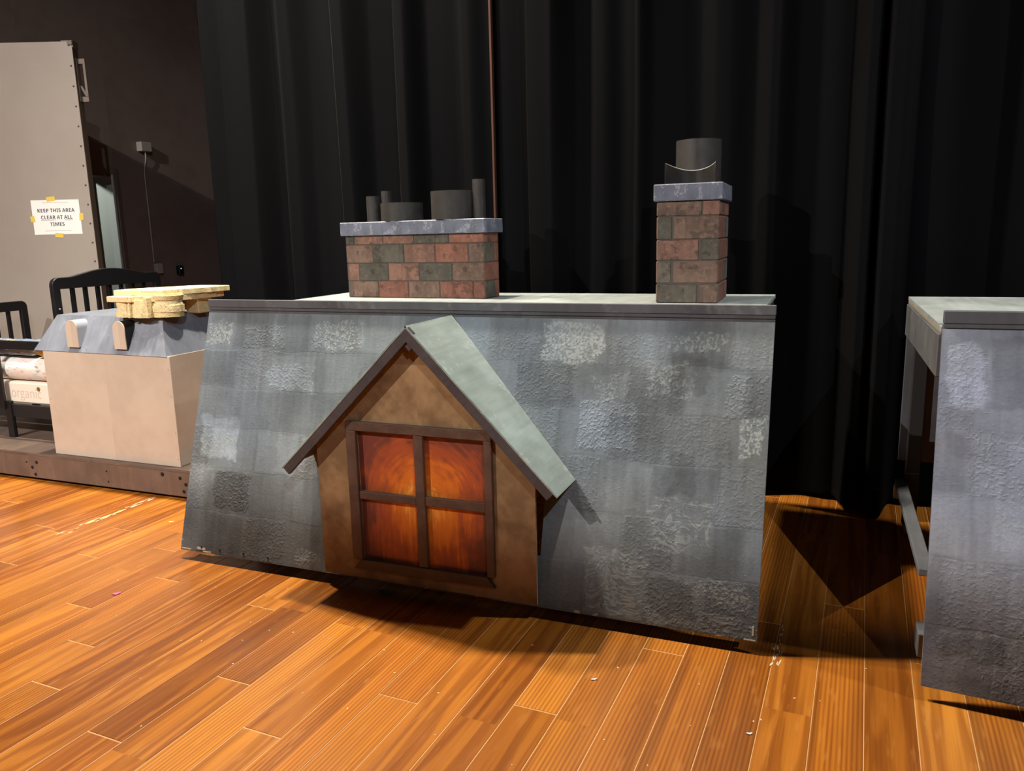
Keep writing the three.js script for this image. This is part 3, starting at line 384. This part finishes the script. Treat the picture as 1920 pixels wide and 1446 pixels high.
// ------------------------------------------------------------------ the second roof platform at the right edge
{
  const X0 = 0.345, t = thing('roof_platform', 'bluish grey shingle roof platform at the right edge with open wooden side', 'stage platform', [X0, 0, -2.602]); const lx = (x) => x - X0, lz = (z) => z + 2.602; const w = 1.3;
  // the panel twists a little: its foot swings forward to the right
  const g = new THREE.BoxGeometry(w, FACE_H, 0.012, 24, 24, 1); { const q = g.attributes.uv; for (let i = 0; i < q.count; i++) q.setX(i, q.getX(i) * w / 1.2); } tr(g, w / 2, FACE_H / 2, -0.006); g.rotateX(-LEAN); const p = g.attributes.position; for (let i = 0; i < p.count; i++) { const x = p.getX(i), y = p.getY(i); p.setZ(i, p.getZ(i) + x * 0.09 * (1 - y / 1.115)); p.setX(i, x + y * 0.02); } g.computeVertexNormals();
  mesh('shingle_panel', g, facePaint2, t, [0, 0.045, 0]);
  mesh('lid', merge([tr(cbox(1.24, 0.019, 1.13, 0.002, 0.8, 0.8), lx(0.367 + 0.62), 1.1605, lz(-3.607)), tr(cbox(1.24, 0.019, 0.055, 0.002, 0.8, 0.8), lx(0.367 + 0.62), 1.155, lz(-3.008))]), M.lid, t);
  mesh('lid_underlay', tr(cbox(1.23, 0.014, 1.18, 0.002), lx(0.363 + 0.62), 1.1435, lz(-3.58)), M.raw, t);
  mesh('fascia', tr(cbox(1.23, 0.044, 0.022, 0.003, 0.6, 0.6), lx(0.369 + 0.615), 1.199, lz(-2.956)), M.fascia, t);
  mesh('fascia_strip', tr(cbox(1.23, 0.014, 0.02, 0.002, 0.6, 0.6), lx(0.369 + 0.615), 1.169, lz(-2.957)), M.fascia, t);
  mesh('apron', merge([tr(cbox(0.02, 0.148, 1.17, 0.003, 1, 1), lx(0.372), 1.062, lz(-3.58)), tr(cbox(1.2, 0.148, 0.02, 0.003), lx(0.985), 1.062, lz(-4.15))]), M.apron, t);
  mesh('back_panel', tr(cbox(1.2, 0.62, 0.02, 0.002, 1, 1), lx(0.967), 0.685, lz(-4.13)), M.innerGrey, t);
  mesh('brace', tr(cbox(0.05, 0.028, 1.12, 0.003, 1, 1), lx(0.385), 0.268, lz(-3.56)), M.legPaint, t);
  mesh('caster_plate', tr(cbox(0.03, 0.06, 0.05, 0.003), lx(0.375), 0.205, lz(-4.15)), M.paper, t);
  mesh('foot_rail', tr(cbox(0.10, 0.085, 0.10, 0.003), lx(0.40), 0.0875, lz(-2.84)), M.legPaint, t);
  for (const [x, z] of [[0.43, -4.09], [1.5, -4.09], [1.5, -3.1], [0.46, -2.98]]) { const y0 = 0.062, y1 = z < -3.5 ? 0.99 : 0.92; const l = mesh('leg', tr(cbox(0.06, y1 - y0, 0.05, 0.003), lx(x), (y0 + y1) / 2, lz(z)), M.inner, t); mesh('caster', tr(new THREE.CylinderGeometry(0.03, 0.03, 0.03, 16), lx(x), 0.031, lz(z), 0, 0, Math.PI / 2), M.boxGrey, l); }
  kids(t);
}

// ------------------------------------------------------------------ the low brown platform on the left
{
  const t = thing('low_platform', 'long low brown platform under the cream house and black bed', 'stage platform', [-4.7, 0, -3.38]); const x0 = -6.2 + 4.7, x1 = -3.2 + 4.7;
  mesh('deck_top', tr(cbox(2.0, 0.02, 1.22, 0.002, 0.7, 0.7), -0.5, 0.18, -0.61), M.deckFront, t); mesh('deck_top', tr(cbox(0.898, 0.02, 0.9, 0.002, 0.7, 0.7), 0.951, 0.18, -0.45), M.deckFront, t);
  const fb = mesh('front_board', tr(cbox(2.9, 0.148, 0.03, 0.003, 0.7, 0.7), -0.05, 0.0955, -0.0155), M.deckFront, t);
  for (const [x, y, r] of [[-4.696, 0.128, 0.009], [-4.741, 0.091, 0.009], [-4.72, 0.045, 0.009], [-4.788, 0.123, 0.005], [-4.082, 0.125, 0.005], [-4.077, 0.058, 0.005], [-3.627, 0.148, 0.011], [-3.492, 0.136, 0.009], [-3.452, 0.1, 0.009], [-3.472, 0.055, 0.009]]) { const b = mesh('bolt_hole', tr(new THREE.CylinderGeometry(r, r, 0.004, 14), x + 4.7, y, 0.0012, Math.PI / 2), M.hole, fb); if (r > 0.008) b.geometry = merge([b.geometry, tr(new THREE.TorusGeometry(r, 0.0022, 6, 16), x + 4.7, y, 0.0005)]); }
  mesh('frame', merge([tr(cbox(0.03, 0.148, 1.14, 0.003), x0 + 0.02, 0.0955, -0.6), tr(cbox(0.03, 0.148, 0.85, 0.003), x1 - 0.12, 0.0955, -0.46), tr(cbox(2.0, 0.148, 0.03, 0.003), -0.5, 0.0955, -1.19)]), M.deckFront, t);
  for (const x of [-1.3, 0, 1.3]) for (const z of [-0.15, -0.8]) mesh('foot', tr(cbox(0.09, 0.17, 0.09, 0.002), x, 0.085, z), M.inner, t);
  kids(t);
}
// ------------------------------------------------------------------ cream model house
{
  const Y0 = 0.1905, t = thing('model_house', 'cream painted model house with grey hipped roof and two tiny arched dormers', 'model house', [-4.03, Y0, -3.415]); const L = (x) => x + 4.03; const y = (v) => v - Y0;
  const D = 0.56, xl = -4.545, xr = -3.512;
  const fw = mesh('front_wall', plate([[L(xl) - 0.006, 0.001], [L(xr), 0.001], [L(xr), y(0.855)], [L(xl), y(0.862)]], 0.012, 0.001), M.cream, t);
  for (const x of [L(xr) - 0.016, L(xl) + 0.008]) mesh('side_wall', tr(cbox(0.012, 0.664, D - 0.014, 0.001, 1, 1), x, 0.333, -D / 2 - 0.006), M.cream, t);
  mesh('back_wall', tr(cbox(xr - xl, 0.664, 0.012, 0.001), L((xl + xr) / 2), 0.333, -D - 0.006), M.cream, t);
  for (const [x, yy] of [[-3.53, 0.78], [-3.53, 0.62], [-3.525, 0.40], [-3.525, 0.24], [-4.53, 0.55]]) mesh('screw', tr(new THREE.CylinderGeometry(0.003, 0.003, 0.002, 8), L(x), y(yy), 0.001, Math.PI / 2), M.boxGrey, fw);
  // hipped roof: eave ring and top ring
  const e = [L(-4.613), L(-3.530), 0.006, -D - 0.03], tp = [L(-4.502), L(-3.636), -0.10, -D + 0.02], ye = y(0.862), yt = y(1.075);
  const quad = (a, b, c, d, th, m, name) => { // four corners, thickness inward
    const v = [a, b, c, d].map(q => new THREE.Vector3(...q)); const n = new THREE.Vector3().subVectors(v[1], v[0]).cross(new THREE.Vector3().subVectors(v[3], v[0])).normalize(); const w = v.map(q => q.clone().addScaledVector(n, -th)); const pos = [], uv = []; const ux = new THREE.Vector3().subVectors(v[1], v[0]).normalize(), uy = new THREE.Vector3().crossVectors(n, ux);
    const f = (l) => { for (const i of [0, 1, 2, 0, 2, 3]) { pos.push(l[i].x, l[i].y, l[i].z); uv.push(l[i].dot(ux), l[i].dot(uy)); } }; f(v); f([w[3], w[2], w[1], w[0]]); for (let i = 0; i < 4; i++) { const j = (i + 1) % 4; f([v[j], v[i], w[i], w[j]]); }
    const g = new THREE.BufferGeometry(); g.setAttribute('position', new THREE.Float32BufferAttribute(pos, 3)); g.setAttribute('uv', new THREE.Float32BufferAttribute(uv, 2)); g.computeVertexNormals(); return mesh(name, g, m, t);
  };
  quad([e[0], ye, e[2]], [e[1], ye - 0.008, e[2]], [tp[1], yt - 0.003, tp[2]], [tp[0], yt, tp[2]], 0.01, M.slate, 'roof_slope');
  quad([e[1], ye - 0.008, e[2]], [e[1], ye - 0.008, e[3]], [tp[1], yt - 0.003, tp[3]], [tp[1], yt - 0.003, tp[2]], 0.01, M.slate, 'roof_slope');
  quad([e[0], ye, e[3]], [e[0], ye, e[2]], [tp[0], yt, tp[2]], [tp[0], yt, tp[3]], 0.01, M.slate, 'roof_slope');
  quad([e[1], ye - 0.008, e[3]], [e[0], ye, e[3]], [tp[0], yt, tp[3]], [tp[1], yt - 0.003, tp[3]], 0.01, M.slate, 'roof_slope');
  quad([tp[0], yt, tp[2]], [tp[1], yt - 0.003, tp[2]], [tp[1], yt - 0.003, tp[3]], [tp[0], yt, tp[3]], 0.01, M.slate, 'roof_top');
  mesh('yellow_strip', tr(cbox(0.02, 0.0012, 0.22, 0.0003), tp[1] - 0.02, yt - 0.0015, -0.30), M.tape, t);  // thin yellow strip along the right edge of the roof top
  // little arched dormers
  const arch = (r, hh) => { const pts = [[-r, 0], [r, 0], [r, hh - r]]; for (let i = 1; i < 14; i++) { const a = Math.PI * i / 14; pts.push([r * Math.cos(a), hh - r + r * Math.sin(a)]); } pts.push([-r, hh - r]); return pts; };
  for (const [x, m] of [[-4.264, mat(0x9aa2ae, 0.5)], [-3.875, M.black]]) {
    const body = mesh('arched_dormer', plate(arch(0.046, 0.166), 0.14, 0), m, t, [L(x), y(0.890), 0.002]);
    const po = body.geometry.attributes.position; for (let i = 0; i < po.count; i++) { const yy = po.getY(i); if (po.getZ(i) < -0.05) po.setZ(i, -0.014 - yy * 0.5); } body.geometry.computeVertexNormals();
    mesh('dormer_front', plate(arch(0.047, 0.168), 0.006, 0.0006), M.cream, body, [0, -0.001, 0.0062]);
  }
  kids(t);
}
// ------------------------------------------------------------------ stack of cream foam ornament pieces on the model house
{
  const Y0 = 1.0755, t = thing('foam_ornament', 'rough cream foam ornament of stacked stone shapes on the model house roof', 'stage prop', [-3.79, Y0, -3.60]); const r = rng(31);
  const blob = (rx, rz, h, n = 18, jag = 0.1, taper = 0, seg = 4, waist = 0) => { const pts = []; const base = []; for (let i = 0; i < n; i++) base.push(1 + (r() - 0.5) * jag); const pos = [], uv = [], idx = []; for (let j = 0; j <= seg; j++) for (let i = 0; i < n; i++) { const a = i / n * Math.PI * 2, v = j / seg, k = base[i] * (1 + taper * v - waist * Math.sin(v * Math.PI * 2) + (r() - 0.5) * jag * 0.25); pos.push(Math.cos(a) * rx * k, v * h, Math.sin(a) * rz * k); uv.push(a * rx * 3, v * h * 6); } for (let j = 0; j < seg; j++) for (let i = 0; i < n; i++) { const i2 = (i + 1) % n, A = j * n + i, B = j * n + i2, C = A + n, D2 = B + n; idx.push(A, C, B, B, C, D2); } const c0 = pos.length / 3; pos.push(0, 0, 0, 0, h, 0); uv.push(0, 0, 0.5, 0.5); for (let i = 0; i < n; i++) { const i2 = (i + 1) % n; idx.push(c0, i, i2, c0 + 1, seg * n + i2, seg * n + i); } const g = new THREE.BufferGeometry(); g.setAttribute('position', new THREE.Float32BufferAttribute(pos, 3)); g.setAttribute('uv', new THREE.Float32BufferAttribute(uv, 2)); g.setIndex(idx); return toCreasedNormals(g, 0.5); };
  const rough = (pts, th) => { const o = []; for (let i = 0; i < pts.length; i++) { const a = pts[i], b = pts[(i + 1) % pts.length], n = Math.max(1, Math.round(Math.hypot(b[0] - a[0], b[1] - a[1]) / 0.025)); for (let k = 0; k < n; k++) o.push([mix(a[0], b[0], k / n) + (r() - 0.5) * 0.007, mix(a[1], b[1], k / n) + (r() - 0.5) * 0.007]); } const g = plate(o, th, 0.003); g.rotateX(-Math.PI / 2); const uv = g.attributes.uv; for (let i = 0; i < uv.count; i++) uv.setXY(i, uv.getX(i) * 4, uv.getY(i) * 4); return g; };
  const P = (name, g, x, y, z) => mesh(name, g, M.foam, t, [x, y, z]);
  P('drum', blob(0.066, 0.055, 0.03, 20, 0.05), -0.088, 0.0, 0.112); P('drum', blob(0.056, 0.052, 0.07, 20, 0.14, 0.16), -0.084, 0.03, 0.108); P('drum', blob(0.075, 0.06, 0.026, 20, 0.06), -0.086, 0.099, 0.1);
  P('block', blob(0.07, 0.05, 0.1, 10, 0.16, -0.14), 0.056, 0, 0.125); P('block', blob(0.075, 0.05, 0.026, 10, 0.1), 0.05, 0.099, 0.11); P('fragment', blob(0.016, 0.03, 0.092, 7, 0.5, -0.4), -0.016, 0, 0.146); P('fragment', blob(0.018, 0.032, 0.115, 7, 0.4, 0.2), 0.112, 0, 0.128);
  P('drum', blob(0.098, 0.085, 0.03, 28, 0.025), 0.155, 0, 0.04); P('drum', blob(0.104, 0.09, 0.038, 28, 0.04), 0.155, 0.03, 0.04); P('drum', blob(0.098, 0.085, 0.032, 28, 0.03, -0.1), 0.155, 0.068, 0.04); P('drum', blob(0.094, 0.085, 0.026, 28, 0.03, 0.1), 0.155, 0.099, 0.04);
  P('pillar', tr(cbox(0.1, 0.124, 0.12, 0.006, 4, 4), 0, 0.062, 0), 0.17, 0, -0.2); P('pillar', tr(cbox(0.2, 0.124, 0.16, 0.008, 4, 4), 0, 0.062, 0), 0.0, 0, -0.06);
  P('slab', rough([[-0.185, -0.165], [0.02, -0.175], [0.03, -0.14], [0.06, -0.16], [0.14, -0.13], [0.21, -0.09], [0.235, 0.02], [0.255, 0.18], [0.255, 0.33], [0.08, 0.33], [-0.12, 0.10], [-0.185, 0.0]], 0.034), 0.0, 0.124, 0.0);
  P('slab', rough([[-0.165, -0.125], [-0.02, -0.13], [-0.01, -0.10], [0.05, -0.10], [0.065, -0.14], [0.20, -0.1], [0.245, 0.06], [0.275, 0.2], [0.29, 0.35], [0.06, 0.36], [-0.1, 0.12], [-0.16, 0.0]], 0.034), 0.0, 0.1585, 0.0);
  kids(t);
}
// ------------------------------------------------------------------ black toddler bed with bedding
{
  const Y0 = 0.1905, t = thing('toddler_bed', 'black slatted toddler bed on the low platform behind the cream house', 'bed', [-5.36, Y0, -4.09]); const L = (x) => x + 5.36, Zl = (z) => z + 4.09;
  const board = (name, x, z0, z1, top, hump, n) => { // end board in the y-z plane
    const w = z0 - z1, p = []; const S = 28, rc = 0.05; const topY = (s) => top + hump * Math.pow(Math.max(0, Math.sin(Math.PI * clamp((s / w - 0.15) / 0.7))), 1.2);
    const outer = [[0, 0.02]]; outer.push([0, top - rc]); for (let i = 1; i <= 6; i++) { const a = Math.PI / 2 * i / 6; outer.push([rc - rc * Math.cos(a), top - rc + rc * Math.sin(a)]); } for (let i = 1; i < S; i++) { const s = rc + (w - 2 * rc) * i / S; outer.push([s, topY(s)]); } for (let i = 0; i <= 6; i++) { const a = Math.PI / 2 * i / 6; outer.push([w - rc + rc * Math.sin(a), top - rc + rc * Math.cos(a)]); } outer.push([w, 0.02]); outer.push([w - 0.055, 0.02]); outer.push([w - 0.055, 0.22]); outer.push([0.055, 0.22]); outer.push([0.055, 0.02]);
    const hl = []; const lo = 0.3, hi = top - 0.075, a0 = 0.055, a1 = w - 0.055, st = (a1 - a0) / n, sw = 0.032; for (let i = 0; i < n; i++) hl.push([[a0 + i * st + (i ? sw / 2 : 0), lo], [a0 + i * st + (i ? sw / 2 : 0), hi], [a0 + (i + 1) * st - (i < n - 1 ? sw / 2 : 0), hi], [a0 + (i + 1) * st - (i < n - 1 ? sw / 2 : 0), lo]]);
    const rails = plate([...outer.slice(0, outer.length - 4).map(q => q), [w - 0.055, 0.02], [w - 0.055, hi], [0.055, hi], [0.055, 0.02]], 0.034, 0.003); rails.rotateY(Math.PI / 2);
    const o = mesh(name, rails, M.black, t, [L(x), 0, Zl(z0)]);
    for (let i = 1; i < n; i++) mesh('slat', tr(cbox(0.016, hi - lo + 0.02, sw, 0.002), -0.017, (hi + lo) / 2, -(a0 + i * st)), M.black, o);
    mesh('lower_rail', tr(cbox(0.03, 0.08, w - 0.1, 0.003), -0.017, 0.26, -w / 2), M.black, o); mesh('bolt', tr(new THREE.SphereGeometry(0.006, 8, 6), 0.001, 0.9, -0.03), M.metal, o); return o;
  };
  board('headboard', -4.69, -3.655, -4.56, 1.10 + 0.005, 0.045, 8);
  board('footboard', -6.0, -3.70, -4.43, 0.885, 0.0, 6);
  for (const z of [-3.66, -4.42]) mesh('side_rail', tr(cbox(1.28, 0.09, 0.025, 0.003), 0, 0.192, Zl(z)), M.blackSoft, t);
  mesh('leg', tr(cbox(0.055, 0.26, 0.03, 0.003), L(-5.255), 0.13, Zl(-3.645)), M.black, t);
  const gr = mesh('guard_rail', tr(cbox(0.62, 0.062, 0.022, 0.004), L(-5.02), 0.658, Zl(-3.62)), M.black, t); mesh('rail_post', tr(cbox(0.05, 0.42, 0.022, 0.003), L(-5.285), 0.42, Zl(-3.625)), M.black, gr); 
  mesh('rail_post', tr(cbox(0.05, 0.42, 0.022, 0.003), L(-4.76), 0.42, Zl(-3.625)), M.black, gr);
  kids(t);
  // thin white crib mattress edge with print
  const cv = document.createElement('canvas'); cv.width = 1024; cv.height = 128; const cx = cv.getContext('2d'); cx.fillStyle = '#efe9dc'; cx.fillRect(0, 0, 1024, 128); cx.fillStyle = '#d3c3b4'; cx.font = '74px sans-serif'; cx.textBaseline = 'middle'; cx.fillText('organic', 588, 66); cx.fillStyle = '#c9bfb2'; cx.fillText('c', 925, 66);
  const ct = new THREE.CanvasTexture(cv); ct.colorSpace = THREE.SRGBColorSpace; const mm = mat(0xffffff, 0.7, { map: ct });
  const m = thing('crib_mattress', 'white crib mattress with faded printed lettering on its side, in the black bed', 'mattress', [-5.345, Y0 + 0.241, -4.03]); const mg = cbox(1.24, 0.15, 0.72, 0.012, 1 / 1.24, 1 / 0.15); mesh('casing', tr(mg, 0, 0.075, 0), mm, m); mesh('vent_eyelet', tr(new THREE.TorusGeometry(0.011, 0.005, 8, 18), 0.37, 0.11, 0.361), mat(0x8d7440, 0.5), m); mesh('vent_hole', tr(new THREE.CylinderGeometry(0.011, 0.011, 0.003, 16), 0.37, 0.11, 0.361, Math.PI / 2), mat(0x6b5a34, 0.7), m);
  kids(m);
  // soft folded bedding: rounded slabs with a rumpled skin
  const soft = (w, h, d, amp, seed, fr = 9) => { const nx = 48, ny = 10, nz = 20; const g = new THREE.BoxGeometry(w, h, d, nx, ny, nz); const p = g.attributes.position; const rad = h * 0.48; for (let i = 0; i < p.count; i++) { let x = p.getX(i), y = p.getY(i), z = p.getZ(i); const qx = clamp(x, -w / 2 + rad, w / 2 - rad), qy = clamp(y, -h / 2 + rad, h / 2 - rad), qz = clamp(z, -d / 2 + rad, d / 2 - rad); const v = new THREE.Vector3(x - qx, y - qy, z - qz); const l = v.length(); if (l > 1e-6) v.multiplyScalar(Math.min(1, rad / l)); x = qx + v.x; y = qy + v.y; z = qz + v.z; const s = amp * (fbm(x * fr + seed, (y * 3 + z) * fr, 3) - 0.5) * 2; const on = y > -h / 2 + 0.004 ? 1 : 0; p.setXYZ(i, x, y + s * on, z + (Math.abs(z) > d / 2 - rad * 1.2 ? s * 1.2 : 0)); } g.computeVertexNormals(); return g; };
  const print = (bg, marks, seed) => { const r = rng(seed), c = document.createElement('canvas'); c.width = c.height = 512; const x = c.getContext('2d'); x.fillStyle = bg; x.fillRect(0, 0, 512, 512); for (let i = 0; i < 46; i++) { x.fillStyle = marks[Math.floor(r() * marks.length)]; const px = r() * 512, py = r() * 512; if (r() < 0.35) for (let k = -3; k <= 3; k++) { x.fillRect(px + k * 5, py + Math.abs(k) * 4, 3, 26 - Math.abs(k) * 4); } else { x.beginPath(); x.ellipse(px, py, 10 + r() * 16, 8 + r() * 12, r() * 3, 0, 7); x.fill(); } } const t2 = new THREE.CanvasTexture(c); t2.colorSpace = THREE.SRGBColorSpace; t2.wrapS = t2.wrapT = THREE.RepeatWrapping; return t2; };
  const sh = print('#e8e0da', ['#d9b9b6', '#dcc3bf', '#a9a4a0', '#b6d4cc', '#e1c9c4'], 3); sh.repeat.set(3, 0.9);
  const sheet = mesh('folded_sheet', soft(1.2, 0.162, 0.70, 0.006, 3), mat(0xffffff, 0.95, { map: sh })); sheet.position.set(-5.35, Y0 + 0.392 + 0.087, -4.01); tag(sheet, 'pale sheet printed with pink and grey leaves, folded on the crib mattress', 'bed sheet');
  const bl = print('#7f8fa6', ['#d8c15c', '#b9c7d8', '#4c566c', '#e8e2cc', '#cfae3f'], 8); bl.repeat.set(2, 0.7);
  const bk = mesh('folded_blanket', soft(0.93, 0.075, 0.30, 0.006, 9, 14), mat(0xffffff, 0.95, { map: bl })); bk.position.set(-5.455, Y0 + 0.392 + 0.174 + 0.047, -3.825); tag(bk, 'blue and yellow patterned blanket lying on top of the folded sheet', 'blanket');
  const yb = mesh('yellow_cloth', soft(0.13, 0.08, 0.32, 0.007, 5, 20), mat(0xd8bb62, 0.9)); yb.position.set(-4.905, Y0 + 0.392 + 0.174 + 0.052, -3.825); tag(yb, 'small yellow cloth rolled beside the blue blanket, next to the cream house', 'cloth');
}
// ------------------------------------------------------------------ tall beige flat with sign
{
  const t = thing('scenery_flat', 'tall beige scenery flat with a row of screws and a taped notice', 'scenery flat', [-5.643, 0, -4.841], 0.3834); // x runs to the right along the flat
  const w = 1.2, h = 3.09;
  mesh('skin', tr(cbox(w, h, 0.008, 0.001, 1 / 1.22, 1 / 3.1), -w / 2, h / 2, -0.004), M.flatFront, t);
  mesh('frame', merge([tr(cbox(0.035, h, 0.075, 0.002), -0.0175, h / 2, -0.046), tr(cbox(0.035, h, 0.075, 0.002), -w + 0.0175, h / 2, -0.046), tr(cbox(w - 0.07, 0.035, 0.075, 0.002), -w / 2, h - 0.0175, -0.046), tr(cbox(w - 0.07, 0.035, 0.075, 0.002), -w / 2, 0.0175, -0.046)]), M.flatEdge, t);
  for (let i = 0; i < 20; i++) mesh('screw', tr(new THREE.SphereGeometry(0.0075, 8, 6), -0.024, h - 0.03 - i * 0.1535, 0.001), M.screw, t);
  mesh('corner_bracket', merge([tr(cbox(0.04, 0.03, 0.012, 0.002), -0.012, h - 0.012, 0.004), tr(cbox(0.014, 0.05, 0.08, 0.002), 0.003, h - 0.02, -0.04), tr(cbox(0.09, 0.012, 0.08, 0.002), -0.04, h + 0.003, -0.04)]), M.bracket, t);
  const hb = mesh('handle_bracket', merge([tr(cbox(0.05, 0.04, 0.012, 0.002), 0.025, 2.95, -0.055), tr(cbox(0.05, 0.04, 0.012, 0.002), 0.025, 2.66, -0.055), tr(cbox(0.02, 0.33, 0.014, 0.002), 0.052, 2.805, -0.055), tr(cbox(0.006, 0.33, 0.05, 0.002), 0.004, 2.805, -0.05), tr(new THREE.CylinderGeometry(0.012, 0.012, 0.09, 12), 0.03, 2.72, -0.055, 0, 0, 0.5)]), M.bracket, t);
  kids(t);
  // notice
  const cv = document.createElement('canvas'); cv.width = 1024; cv.height = 724; const c = cv.getContext('2d'); c.fillStyle = '#ececea'; c.fillRect(0, 0, 1024, 724); c.fillStyle = '#2f3350'; c.textAlign = 'center'; c.font = 'bold 108px sans-serif';
  const line = (s, y, want) => { const m = c.measureText(s).width; c.save(); c.translate(512, y); c.scale(want / m, 1); c.fillText(s, 0, 0); c.restore(); };
  line('KEEP THIS AREA', 258, 800); line('CLEAR AT ALL', 402, 680); line('TIMES', 546, 312);
  c.fillRect(172, 420, 305, 6); c.fillRect(676, 420, 176, 6); c.fillStyle = '#8d8d93'; c.fillRect(235, 52, 560, 7); c.fillRect(235, 642, 560, 7);
  const ct = new THREE.CanvasTexture(cv); ct.colorSpace = THREE.SRGBColorSpace;
  const sW = 0.394, sH = 0.278; const s = thing('paper_notice', 'white paper notice reading KEEP THIS AREA CLEAR AT ALL TIMES', 'sign', [-5.643, 0, -4.841], 0.3834); 
  const sx = -0.294, sy = 1.7345; const sheet = mesh('sheet', tr(cbox(sW, sH, 0.0012, 0.0003, 1 / sW, 1 / sH), sx, sy, 0.0014), mat(0xffffff, 0.85, { map: ct }), s);
  for (const [x, y, w2, h2, a] of [[-0.03, 0.147, 0.072, 0.036, 0.1], [0.005, -0.147, 0.068, 0.036, -0.08], [-0.198, -0.012, 0.034, 0.048, 0.15], [0.205, 0.0, 0.034, 0.058, -0.1]]) { const o = mesh('tape', cbox(w2, h2, 0.0008, 0.0002), M.tape, s, [sx + x, sy + y, 0.0026]); o.rotation.z = a; }
  kids(s);
}
// ------------------------------------------------------------------ wall fittings
{
  const t = thing('conduit', 'thin metal conduit with a junction box running down the brown wall', 'conduit', [WX, 0, -6.6]);
  mesh('junction_box', tr(cbox(0.075, 0.095, 0.135, 0.004), 0.0385, 2.515, 0.012), M.boxGrey, t);
  mesh('pipe', new THREE.TubeGeometry(new THREE.CatmullRomCurve3([[0.05, 2.47, 0.015], [0.05, 2.40, 0.015], [0.02, 2.28, 0.02], [0.014, 2.2, 0.02], [0.014, 1.8, 0.02], [0.014, 1.3, 0.02]].map(p => new THREE.Vector3(...p))), 40, 0.008, 8), M.metal, t);
  mesh('outlet_box', tr(cbox(0.05, 0.11, 0.085, 0.004), 0.0255, 1.235, -0.02), M.boxGrey, t);
  const d = thing('wall_device', 'small black wall device with a tiny green light beside the conduit', 'device', [WX, 1.20, -6.93]); mesh('case', tr(cbox(0.05, 0.10, 0.07, 0.006), 0.0255, 0, 0), M.black, d); mesh('indicator', tr(new THREE.SphereGeometry(0.006, 8, 6), 0.052, 0.02, 0.01), new THREE.MeshStandardMaterial({ color: 0x114422, emissive: 0x9fffd0, emissiveIntensity: 1.2 }), d);
}
// ------------------------------------------------------------------ litter on the boards
{
  const r = rng(15); const scrap = (name, x, z, l, w, a, m, label, cat) => { const n = 10, pts = []; for (let i = 0; i < n; i++) { const q = i / n * Math.PI * 2; pts.push([Math.cos(q) * l / 2 * (0.75 + 0.4 * r()), Math.sin(q) * w / 2 * (0.75 + 0.4 * r())]); } const g = plate(pts, 0.002, 0.0004); g.rotateX(-Math.PI / 2); const p = g.attributes.position; for (let i = 0; i < p.count; i++) p.setY(i, p.getY(i) + 0.002 + 0.004 * Math.pow(p.getX(i) / l * 2, 2)); g.computeVertexNormals(); const o = mesh(name, g, m); o.position.set(x, 0.0006, z); o.rotation.y = a; tag(o, label, cat); };
  scrap('paper_scrap', -0.674, -2.354, 0.026, 0.008, 0.6, M.paper, 'white paper scrap on the boards in front of the right half of the roof', 'scrap');
  scrap('paper_scrap', -0.151, -2.227, 0.02, 0.01, 0.4, M.paper, 'curled white paper scrap nearest the bottom right on the boards', 'scrap');
  scrap('pink_petal', -2.817, -2.306, 0.034, 0.022, 0.9, mat(0xe070a8, 0.8), 'tiny pink petal lying on the floorboards at left', 'petal');
  scrap('green_tape', -1.70, -2.705, 0.07, 0.05, 0.2, mat(0x5d6b3a, 0.8), 'scrap of green tape on the floor under the dormer', 'tape');
}
renderer.render(scene, camera);
